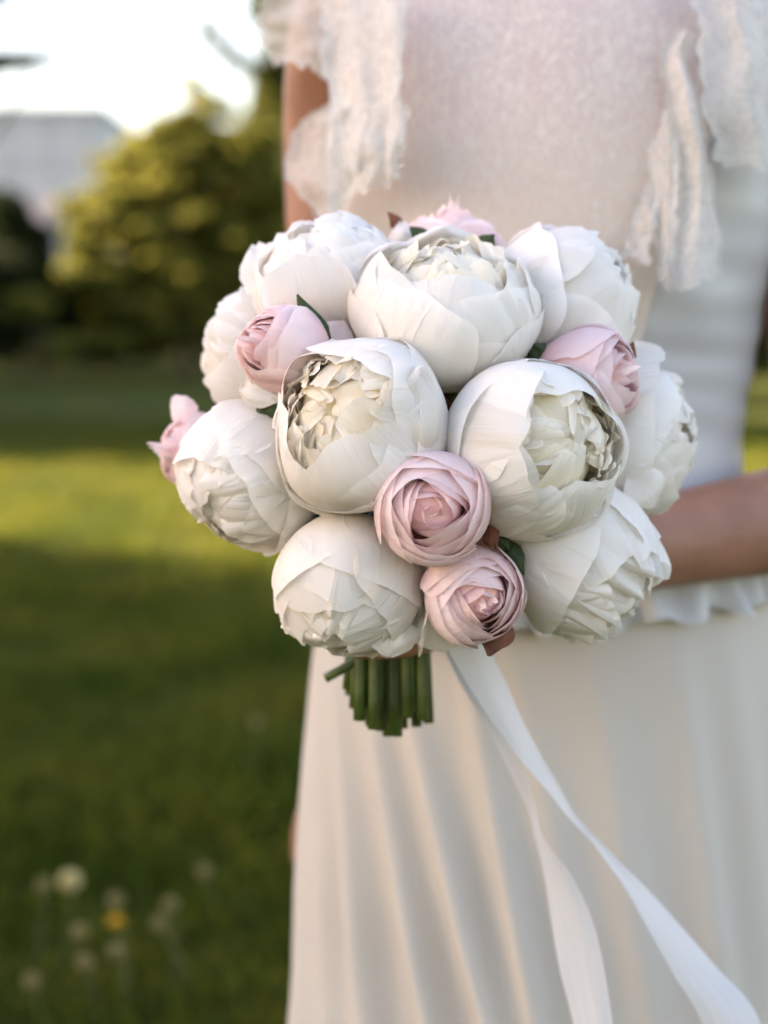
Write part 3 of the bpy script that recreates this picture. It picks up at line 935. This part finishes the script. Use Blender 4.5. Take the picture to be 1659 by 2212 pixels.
# image right (her left shoulder)
sheet('ruffle', [(1470, 1640, -60, -60, 1.11, 1.13), (1500, 1655, 40, 20, 1.105, 1.12), (1518, 1680, 150, 140, 1.10, 1.12), (1530, 1720, 260, 280, 1.10, 1.13), (1548, 1740, 345, 400, 1.105, 1.14)], M['lace'], dress, 1.4, .010, 51)
sheet('ruffle', [(1466, 1500, 60, 70, 1.12, 1.11), (1428, 1490, 120, 125, 1.115, 1.105), (1446, 1520, 230, 235, 1.105, 1.10), (1452, 1545, 350, 350, 1.10, 1.11), (1450, 1560, 480, 470, 1.10, 1.115), (1432, 1560, 628, 605, 1.10, 1.12)], M['lace'], dress, 1.3, .010, 61)
sheet('ruffle', [(1420, 1470, 235, 240, 1.125, 1.11), (1405, 1460, 300, 300, 1.12, 1.11), (1402, 1452, 400, 400, 1.115, 1.108), (1408, 1455, 500, 510, 1.115, 1.108), (1418, 1462, 600, 610, 1.115, 1.11)], M['lace'], dress, .8, .007, 71)
sheet('ruffle', [(1400, 1430, 370, 380, 1.13, 1.12), (1372, 1420, 430, 435, 1.125, 1.118), (1352, 1412, 500, 505, 1.122, 1.116), (1345, 1405, 560, 572, 1.12, 1.116)], M['lace'], dress, .8, .007, 81)
sheet('ruffle', [(1600, 1720, -60, -60, 1.13, 1.16), (1610, 1740, 150, 150, 1.125, 1.16), (1600, 1760, 300, 330, 1.125, 1.17)], M['sheer'], dress, 1.6, .01, 91)

# ------------------------------------------------------------------ bouquet
bouquet = empty('bridal_bouquet', BIND)
tag(bouquet, 'round bridal bouquet of white peonies and pink roses with green stems', 'bouquet')


def petal(R, kz, phi0, hw, th_tip, lift=0.0, curl=0.0012, wr=0.0012, rnd=0.5, ruff=0.05, th_base=2.85, off=0.0, skew=0.0009, seed=0, nu=24, nv=20, tipwr=0.0006, flare=0.0, notch=0.0, wave=0.0):
    """one petal as a patch of an egg shell about +Z, from the base up to th_tip; local coordinates"""
    u = np.linspace(-1, 1, nu + 1)
    t = np.linspace(0, 1, nv + 1)
    v = 1 - (1 - t) ** 1.45
    U, V = np.meshgrid(u, v)
    tip = th_tip + rnd * (1 - np.sqrt(1 - 0.985 * np.abs(u) ** 4.2)) + ruff * (vn(u * 1.6, 0, seed) + .35 * vn(u * 4, 3, seed) + .10 * vn(u * 9, 5, seed)) + notch * np.exp(-((u - .3 * math.sin(seed * 7)) / .13) ** 2)
    TH = th_base + (tip[None, :] - th_base) * V
    shape = np.where(V < .6, .30 + .70 * np.sin(V / .6 * math.pi / 2), 1.0 - .06 * ((V - .6) / .4) ** 2)
    side = 1 + 0.035 * vn(V * 4, np.sign(U) * 2, seed + 1) * np.abs(U) + .010 * vn(V * 13, np.sign(U) * 3, seed + 2) * np.abs(U) ** 4
    AL = U * hw * shape * side                     # angle to the side of the petal's midrib
    e = np.clip(np.abs(U) ** 9 * V + V ** 12, 0, 1)
    r = R + off + lift * V ** 3 + curl * e + skew * U + flare * V ** 7
    r = r + wr * vn(U * 1.6, V * 1.7, seed + 3) * V + 0.35 * wr * vn(U * 4, V * 3, seed + 4) * V
    r = r + tipwr * vn(U * 7, V * 1.5, seed + 5) * V ** 4
    r = r + wave * np.sin(U * 4.3 + seed * 3.1) * V ** 5
    ca, sa = np.cos(AL), np.sin(AL)
    cp, sp = math.cos(phi0), math.sin(phi0)
    x = r * (ca * np.sin(TH) * cp - sa * sp); y = r * (ca * np.sin(TH) * sp + sa * cp); z = r * kz * ca * np.cos(TH)
    return np.stack([x, y, z], -1).reshape(-1, 3), grid_faces(nu, nv), np.stack([(U + 1) / 2, V], -1).reshape(-1, 2)


def frame(axis):
    z = axis / np.linalg.norm(axis)
    x = RIGHT - z * np.dot(RIGHT, z)
    if np.linalg.norm(x) < 0.35:
        x = UP - z * np.dot(UP, z)
        x = np.cross(x, z)
    x /= np.linalg.norm(x)
    return np.stack([x, np.cross(z, x), z], 0)       # rows: local axes in world


def rot_small(V, ax, ay):
    """tilt local points about x and y"""
    c, s = math.cos(ax), math.sin(ax)
    V = V @ np.array([[1, 0, 0], [0, c, s], [0, -s, c]])
    c, s = math.cos(ay), math.sin(ay)
    return V @ np.array([[c, 0, -s], [0, 1, 0], [s, 0, c]])


STEM_TIPS = [(752, 1490), (757, 1502), (778, 1556), (800, 1568), (822, 1578), (848, 1588), (870, 1574), (893, 1540), (910, 1545), (926, 1562), (786, 1520), (835, 1560), (858, 1590), (765, 1530), (900, 1570), (880, 1550), (812, 1540)]
_tip = [0]


class Flower:
    def __init__(s, name, px, py, d, Rpx, axis, label, seed, core, kz=1.0):
        s.C = P(px, py, d); s.R = Rpx * K * d; s.kz = kz
        s.A = frame(CV(*axis)); s.rng = np.random.default_rng(seed); s.seed = seed * 10.0
        # heart of the flower: the part itself
        V, F = ellipsoid_geo((0, 0, s.R * kz * (.10 if name == 'peony' else .12)), (s.R * (.68 if name == 'peony' else .52), s.R * (.68 if name == 'peony' else .52), s.R * kz * .5), 16, 12)
        V = np.array(V) @ s.A + s.C
        s.o = mesh_from(name, V, F, core, bouquet)
        s.o['label'] = label
        s.k = 0
        s.stem()

    def add(s, m, tilt=(0, 0), shift=(0, 0, 0), **kw):
        s.k += 1
        kw.setdefault('kz', s.kz)
        R = kw.pop('R', 1.0) * s.R
        V, F, uv = petal(R, seed=s.seed + s.k * 1.37, **kw)
        V = rot_small(V, *tilt) + np.array(shift) * s.R
        ln = np.linalg.norm(V, axis=1) + 1e-9
        D = V / ln[:, None]
        V = V * (1 + .055 * vn(D[:, 0] * 1.5 + s.seed, D[:, 1] * 1.5 + D[:, 2] * 1.2, s.seed))[:, None]
        return mesh_from('petal', V @ s.A + s.C, F, m, s.o, uv)

    def stem(s):
        px, py = STEM_TIPS[_tip[0] % len(STEM_TIPS)]
        k = _tip[0]; _tip[0] += 1
        a = k * 2.4
        bind = BIND + np.array(((px - 846) * K * .985 * .85, BR * .8 * math.sin(a), 0.0))
        z = s.A[2]
        tip = P(px, py, 0.985 + 0.016 * math.sin(a))
        s0 = s.C - z * s.R * s.kz * 0.80
        mid = (s0 * .55 + (bind + (0, 0, .05)) * .45) - z * .012
        pts = catmull([s.C - z * s.R * .3, s0, mid, bind + (0, 0, .03), bind + (0, 0, -.012), tip], 22)
        V, F = tube_geo(pts, 0.0036, 8, dome=0.03)
        mesh_from('stem', V, F, M['stem'], s.o)


def open_peony(px, py, d, Rpx, axis, label, seed, rim=0.80, kz=0.95, outer=None, inner=64, wr=0.0017):
    f = Flower('peony', px, py, d, Rpx, axis, label, seed, M['core'], kz)
    r = f.rng
    p0 = r.random() * 6.28
    for k in range(4):
        f.add(M['white'], phi0=p0 + k * 6.283 / 4 + r.normal() * .25, hw=.90 + .2 * r.random(), th_tip=rim + .34 + .35 * r.random(), off=.0016, rnd=.36, wr=wr, ruff=.085, curl=.0006,
              wave=.0012, notch=.06 * r.random(), lift=.0015 * r.random())
    p0 += .7
    for k in range(5):
        f.add(M['white'], phi0=p0 + k * 6.283 / 5 + r.normal() * .2, hw=.80 + .15 * r.random(), th_tip=rim + .02 + .24 * r.random(), off=.0008, rnd=.36, wr=wr, ruff=.085, curl=.0004, wave=.0022, notch=.07 * r.random())
    if outer is None:
        p0 += .5
        for k in range(5):
            f.add(M['white'], phi0=p0 + k * 6.283 / 5 + r.normal() * .18, hw=.68 + .15 * r.random(), th_tip=rim - .24 + .26 * r.random(), off=0, rnd=.36, wr=wr, ruff=.08, curl=0, wave=.003, notch=.07 * r.random())
    else:
        for (ph, hw, th) in outer:
            f.add(M['white'], phi0=math.radians(ph), hw=math.radians(hw), th_tip=math.radians(th), off=.0008 * r.random(), rnd=.36, wr=wr, ruff=.10, curl=0, wave=.0025, notch=.06 * r.random())
    # petals lining the bowl
    p0 = r.random() * 6.28
    for k in range(8):
        f.add(M['inner'], R=.93 - .05 * (k % 2), phi0=p0 + k * 6.283 / 8 + r.normal() * .2, hw=.46, th_tip=rim - .02 + .18 * r.random(), rnd=.35, wr=.002, ruff=.07, tipwr=.0008, nu=14, nv=14)
    # ruffled heart: narrow cupped petals standing at many angles
    for k in range(inner):
        q = (k + .5) / inner
        rad = .03 + .66 * q ** .72                      # where the tip stands, out from the axis
        h = (.80 - .20 * q + .05 * r.normal()) * kz     # how high
        ph = k * 2.39996 + r.normal() * .35
        R = math.hypot(rad, h) * .98
        th = math.atan2(rad, h)
        hw = min(.62, (.15 + .10 * r.random()) / R)
        f.add(M['inner'], R=R, kz=1.0, phi0=ph, hw=hw, th_tip=th - .03, th_base=th + 1.0 + .3 * r.random(), rnd=hw * .75, wr=.0022, curl=.0, ruff=.06,
              tipwr=.0008, tilt=(r.normal() * .10, r.normal() * .10), flare=.003 * r.normal(), nu=12, nv=12, skew=.003 * r.normal(), wave=.0015)
    return f


def closed_peony(px, py, d, Rpx, axis, label, seed, kz=1.05, wr=0.0020, rows=((4, .98, 1.08), (4, .66, .98), (4, .42, .85), (4, .20, .7)), tipwr=.0010, loose=0, crumple=6):
    f = Flower('peony', px, py, d, Rpx, axis, label, seed, M['core'], kz)
    r = f.rng
    p0 = r.random() * 6.28
    nrow = len(rows)
    for j, (n_, th, hw) in enumerate(rows):
        for k in range(n_):
            f.add(M['white'], phi0=p0 + k * 6.283 / n_ + r.normal() * .2, hw=hw * (1 + .15 * r.random()), th_tip=th + .34 * r.random() - .12, off=.0022 - .0011 * j,
                  rnd=.36, wr=wr, ruff=.085, tipwr=tipwr * (1 + j), lift=.0022 * r.random() * (nrow - j) / nrow, wave=.0016, notch=.07 * r.random())
        p0 += 3.14159 / n_ + .2
    # crinkled tips closing the bud
    for k in range(crumple):
        f.add(M['white'], R=.97 - .018 * k, phi0=k * 2.4, hw=.42, th_tip=.02 + .3 * r.random(), rnd=.42, wr=.002, ruff=.08, tipwr=.0016, kz=kz * 1.03, nu=18, nv=16)
    for k in range(loose):
        f.add(M['white'], phi0=p0 + k * 2.2, hw=.55, th_tip=.8 + .3 * r.random(), off=.004, lift=.004, flare=.008, rnd=.4, wr=.002, ruff=.1)
    return f


def rose(px, py, d, Rpx, axis, label, seed, kz=1.0, layers=9, openness=1.0, gap=.06):
    f = Flower('rose', px, py, d, Rpx, axis, label, seed, M['pinkcore'], kz)
    r = f.rng
    p0 = r.random() * 6.28
    for j in range(layers):
        q = j / (layers - 1)
        rad = (.80 - .76 * q ** .9)                 # ring on which the petal edges stand
        h = (.60 + .36 * q ** .8 - .10 * openness * q ** 2) * kz
        n_ = 4 if j < 3 else (3 if j < layers - 3 else 2)
        for k in range(n_):
            ra = rad * (1 + .05 * r.normal()); hh = h * (1 + .03 * r.normal())
            if j < 4:
                R = 1.0 - gap * j; kk = kz
                th = math.atan2(ra, hh)
            else:
                R = ra * 1.5 + .06; th = .62
                kk = hh / (R * math.cos(th))
            f.add(M['pink'], R=R, kz=kk, phi0=p0 + k * 6.283 / n_ + r.normal() * .15, hw=(1.05 if n_ == 4 else 1.25) * (1 + .1 * r.random()), th_tip=th, th_base=2.7 if j < 4 else 1.75,
                  rnd=.22, wr=.0008, curl=.0008, ruff=.06, skew=.0018, tipwr=.0005, nu=22, nv=14)
        p0 += 1.9
    return f


def loose_petal(f, m, a, b, width, bulge, seed, name='petal', cup=0.25, nu=12, nv=16, parent=None, n=None):
    """a free petal or leaf from a to b (world) with its face towards n"""
    a, b = np.asarray(a), np.asarray(b)
    t = b - a; Ln = np.linalg.norm(t); t = t / Ln
    n = -FWD if n is None else n
    n = n - t * np.dot(n, t); n /= np.linalg.norm(n)
    s = np.cross(t, n)
    u = np.linspace(-1, 1, nu + 1); v = np.linspace(0, 1, nv + 1)
    U, V = np.meshgrid(u, v)
    prof = np.sin(np.clip(V, 0, 1) ** .75 * math.pi * .97) ** (.7 if name == 'petal' else 1.15)
    rag = 1 + .06 * vn(V * 9, np.sign(U), seed) * np.abs(U) + .04 * vn(V * 24, np.sign(U) * 2, seed)
    W = width * .5 * U * prof * rag
    dep = bulge * np.sin(V * math.pi) - cup * width * (U * prof) ** 2 + .12 * width * vn(U * 2, V * 3, seed + 2)
    pts = a + t * (V * Ln)[..., None] + s * W[..., None] + n * dep[..., None]
    return mesh_from(name, pts.reshape(-1, 3), grid_faces(nu, nv), m, parent or f.o, np.stack([(U + 1) / 2, .35 + .65 * V], -1).reshape(-1, 2))


# --- white peonies
top = open_peony(962, 672, .905, 198, (.05, .82, .57), 'white peony at the crown of the bouquet opening upwards', 41, rim=.74, kz=.82)
left = open_peony(776, 920, .868, 188, (-.44, .30, .85), 'open white peony with cream heart beside the far pink rose cluster', 42, rim=.72)
right = open_peony(1152, 970, .872, 190, (.55, .06, .83), 'open white peony whose pale yellow heart faces the lace ruffle', 43, rim=.68)
ul = closed_peony(712, 612, .945, 152, (-.30, .85, .42), 'white peony with loose crinkled tips below the hanging arm', 44, kz=.9, rows=((4, 1.05, 1.05), (4, .8, .95), (5, .55, .75), (4, .3, .65)), loose=1)
ur = closed_peony(1200, 668, .96, 160, (.78, .55, .25), 'white peony turned towards the lace ruffles', 45)
lf = closed_peony(545, 1025, .915, 152, (-.55, -.48, .55), 'large smooth white peony bud beside the outermost pink rose', 46, kz=.95)
fl = closed_peony(572, 765, .985, 124, (-.85, .25, .2), 'half hidden white peony behind the upper pink bud', 47)
bl = closed_peony(757, 1262, .898, 160, (-.15, -.80, .55), 'white peony hanging over the stems, tips downwards', 48, kz=.92, rows=((4, .95, 1.08), (4, .70, .95), (4, .48, .85), (5, .28, .65)), loose=1)
br = closed_peony(1246, 1202, .915, 158, (.72, -.48, .42), 'white peony with crumpled petal tips above the forearm', 49, tipwr=.003, wr=.0016)
rt = closed_peony(1362, 950, .965, 156, (.82, .15, .35), 'white peony at the side nearest the waist', 50, kz=.85, loose=1)
# --- pink roses
r1 = rose(612, 756, .885, 94, (-.72, .15, .65), 'pale pink rose bud next to a dark green leaf', 61, kz=1.05, openness=.4, gap=.025)
r2 = rose(975, 545, .99, 105, (.05, .95, .2), 'lilac pink rose peeping over the crown peony', 62)
r3 = rose(1268, 818, .905, 108, (.78, .12, .6), 'pink rose between the open peony and the side peony', 63, kz=1.1, gap=.03)
r4 = rose(934, 1096, .843, 124, (-.06, -.08, 1), 'fully open pink rose at the centre of the bouquet', 64, kz=.95)
r5 = rose(1022, 1283, .868, 108, (.26, -.16, .95), 'smaller pink rose above the white ribbon', 65, kz=.95)
r6 = rose(432, 976, .98, 84, (-.8, .1, .5), 'outermost pink rose beside the large white bud', 66, kz=1.1, gap=.03)

# loose petals
loose_petal(left, M['white'], P(930, 1010, .845), P(908, 790, .832), .045, .010, 1, cup=.5, n=CV(.7, 0, .7))
loose_petal(bl, M['white'], P(850, 1330, .885), P(838, 1418, .88), .034, .006, 2)
loose_petal(bl, M['white'], P(700, 1330, .885), P(690, 1400, .885), .050, .010, 3)
loose_petal(r5, M['white'], P(915, 1300, .90), P(972, 1402, .885), .036, .012, 4)
loose_petal(bl, M['white'], P(820, 1150, .868), P(760, 1190, .86), .022, .004, 5)
loose_petal(rt, M['white'], P(1370, 860, .95), P(1470, 830, .965), .040, .008, 6, n=CV(0, .25, 1))
loose_petal(rt, M['white'], P(1360, 1010, .93), P(1425, 1085, .935), .040, .010, 7, n=CV(.2, .6, .8))
loose_petal(r6, M['pink'], P(410, 910, .975), P(378, 855, .98), .018, .003, 8)
loose_petal(ul, M['white'], P(880, 560, .96), P(868, 478, .965), .026, .005, 9, cup=.9)
loose_petal(ul, M['white'], P(585, 640, .955), P(550, 528, .96), .030, .006, 10)
loose_petal(fl, M['white'], P(570, 720, .955), P(525, 615, .965), .026, .006, 11)
loose_petal(r1, M['pink'], P(700, 770, .895), P(745, 695, .905), .026, .005, 12)
loose_petal(r1, M['white'], P(520, 830, .89), P(600, 862, .882), .020, .004, 13)
loose_petal(lf, M['white'], P(450, 1070, .90), P(425, 1125, .91), .024, .004, 14)
loose_petal(r2, M['pink'], P(1060, 560, .975), P(1075, 505, .98), .014, .003, 15)

# leaves and dry sepals between the heads
LV = [(r1, 'leaf', (708, 775), (642, 636), .875, .017), (left, 'leaf', (835, 1045), (884, 982), .836, .017), (r1, 'leaf', (590, 930), (562, 865), .89, .018), (left, 'leaf', (602, 915), (585, 866), .888, .014),
      (r3, 'leaf', (1180, 785), (1143, 742), .897, .015), (r2, 'leaf', (1028, 550), (1068, 506), .935, .014), (r2, 'leaf', (925, 530), (886, 490), .95, .013),
      (r5, 'leaf', (1090, 1165), (1132, 1242), .875, .012), (r5, 'leaf', (1050, 1130), (1100, 1190), .872, .016), (r4, 'sepal', (1050, 1130), (1072, 1190), .858, .010), (r5, 'sepal', (1085, 1325), (1055, 1418), .868, .022),
      (r2, 'sepal', (870, 500), (838, 458), .975, .009), (r3, 'sepal', (1345, 800), (1368, 738), .90, .011), (right, 'sepal', (975, 900), (962, 858), .90, .010), (left, 'leaf', (940, 880), (985, 820), .915, .02),
      (bl, 'leaf', (640, 1150), (700, 1105), .915, .014), (bl, 'leaf', (915, 1320), (912, 1270), .90, .012)]
for k, (f, nm, a, b, d, wd) in enumerate(LV):
    loose_petal(f, M['leaf'] if nm == 'leaf' else M['brown'], P(*a, d + .006), P(*b, d), wd, .003, 30 + k, name=nm, cup=.3, nu=8, nv=12)

# extra stems standing in the bundle
for k, (px, py) in enumerate([(764, 1500), (784, 1530), (806, 1575), (838, 1590), (862, 1560), (915, 1555), (900, 1500), (925, 1540), (775, 1556), (850, 1580)]):
    a = k * 2.1 + .4
    bind = BIND + np.array(((px - 846) * K * .985 * .9, BR * .8 * math.sin(a), 0))
    V, F = tube_geo(catmull([bind + (0, 0, .09), bind + (0, 0, .03), bind + (0, 0, -.012), P(px, py, .985 + .02 * math.sin(a))], 14), 0.0036, 8, dome=0.03)
    mesh_from('stem', V, F, M['stem'], bouquet)


V, F = tube_geo(catmull([P(800, 1390, .97), P(760, 1432, .968), P(702, 1466, .966)], 8), 0.0032, 8, dome=0.03)
mesh_from('stem', V, F, M['stem'], bouquet)

# ------------------------------------------------------------------ ribbon
def ribbon_strip(name, st, W, seed, flip, parent):
    """stations: (left px, right px, y, depth of the middle); the cloth keeps its width, so a narrow look is a twist"""
    Q = catmull(np.array(st, dtype=float), 90)
    nu = 10
    V, UVs = [], []
    for j, (xl, xr, y, d) in enumerate(Q):
        mid_ = (xl + xr) / 2; hw_ = (xr - xl) * .41
        xl, xr = mid_ - hw_, mid_ + hw_
        wpx = max(xr - xl, 6) * K * d
        tilt = math.sqrt(max(W * W - wpx * wpx, 0)) * flip
        tilt = min(max(tilt, -.022), .022)
        a, b = P(xl, y, d - tilt / 2), P(xr, y - (xr - xl) * .25, d + tilt / 2)
        for i in range(nu + 1):
            u = i / nu
            p = a + (b - a) * u
            p = p + (-FWD) * (.0035 * math.sin(u * math.pi) + .0015 * vn(u * 3, j * .12, seed))
            V.append(p); UVs.append((u, j / 90.0))
    return mesh_from(name, np.array(V), grid_faces(nu, 89), M['ribbon'], parent, UVs)


rib = empty('ribbon', BIND)
tag(rib, 'long white ribbon hanging from the stems in two twisted tails', 'ribbon')
# the band wound round the stems, under the fingers
pts = []
nu, nv = 40, 6
G = np.linspace(0, 2 * math.pi, nu, endpoint=False)
V = [BIND + np.array(((BR + .0022) * math.cos(g), (BR + .0022) * math.sin(g), -.034 + .075 * j / nv + .002 * math.sin(3 * g))) for j in range(nv + 1) for g in G]
mesh_from('binding', np.array(V), grid_faces(nu, nv, True), M['ribbon'], rib, [(g / 6.28, j / nv) for j in range(nv + 1) for g in G])
A = [(905, 985, 1330, .962), (950, 1046, 1392, .958), (1000, 1092, 1475, .965), (1058, 1130, 1560, .972), (1118, 1172, 1640, .98), (1172, 1208, 1700, .985), (1225, 1246, 1765, .99), (1278, 1296, 1820, .992),
     (1312, 1342, 1868, .994), (1350, 1398, 1925, .996), (1392, 1468, 2005, .998), (1446, 1552, 2105, 1.0), (1512, 1650, 2225, 1.0), (1560, 1700, 2420, 1.0)]
Bt = [(900, 975, 1330, .972), (946, 1010, 1392, .974), (988, 1050, 1475, .98), (1042, 1098, 1560, .985), (1078, 1130, 1630, .988), (1110, 1146, 1690, .99), (1140, 1160, 1750, .99), (1152, 1170, 1800, .988),
      (1164, 1200, 1850, .986), (1172, 1240, 1905, .985), (1184, 1286, 2000, .985), (1200, 1312, 2100, .985), (1232, 1332, 2225, .985), (1250, 1360, 2400, .985)]
ribbon_strip('ribbon_tail', Bt, .036, 5, -1, rib)
ribbon_strip('ribbon_tail', A, .036, 9, 1, rib)
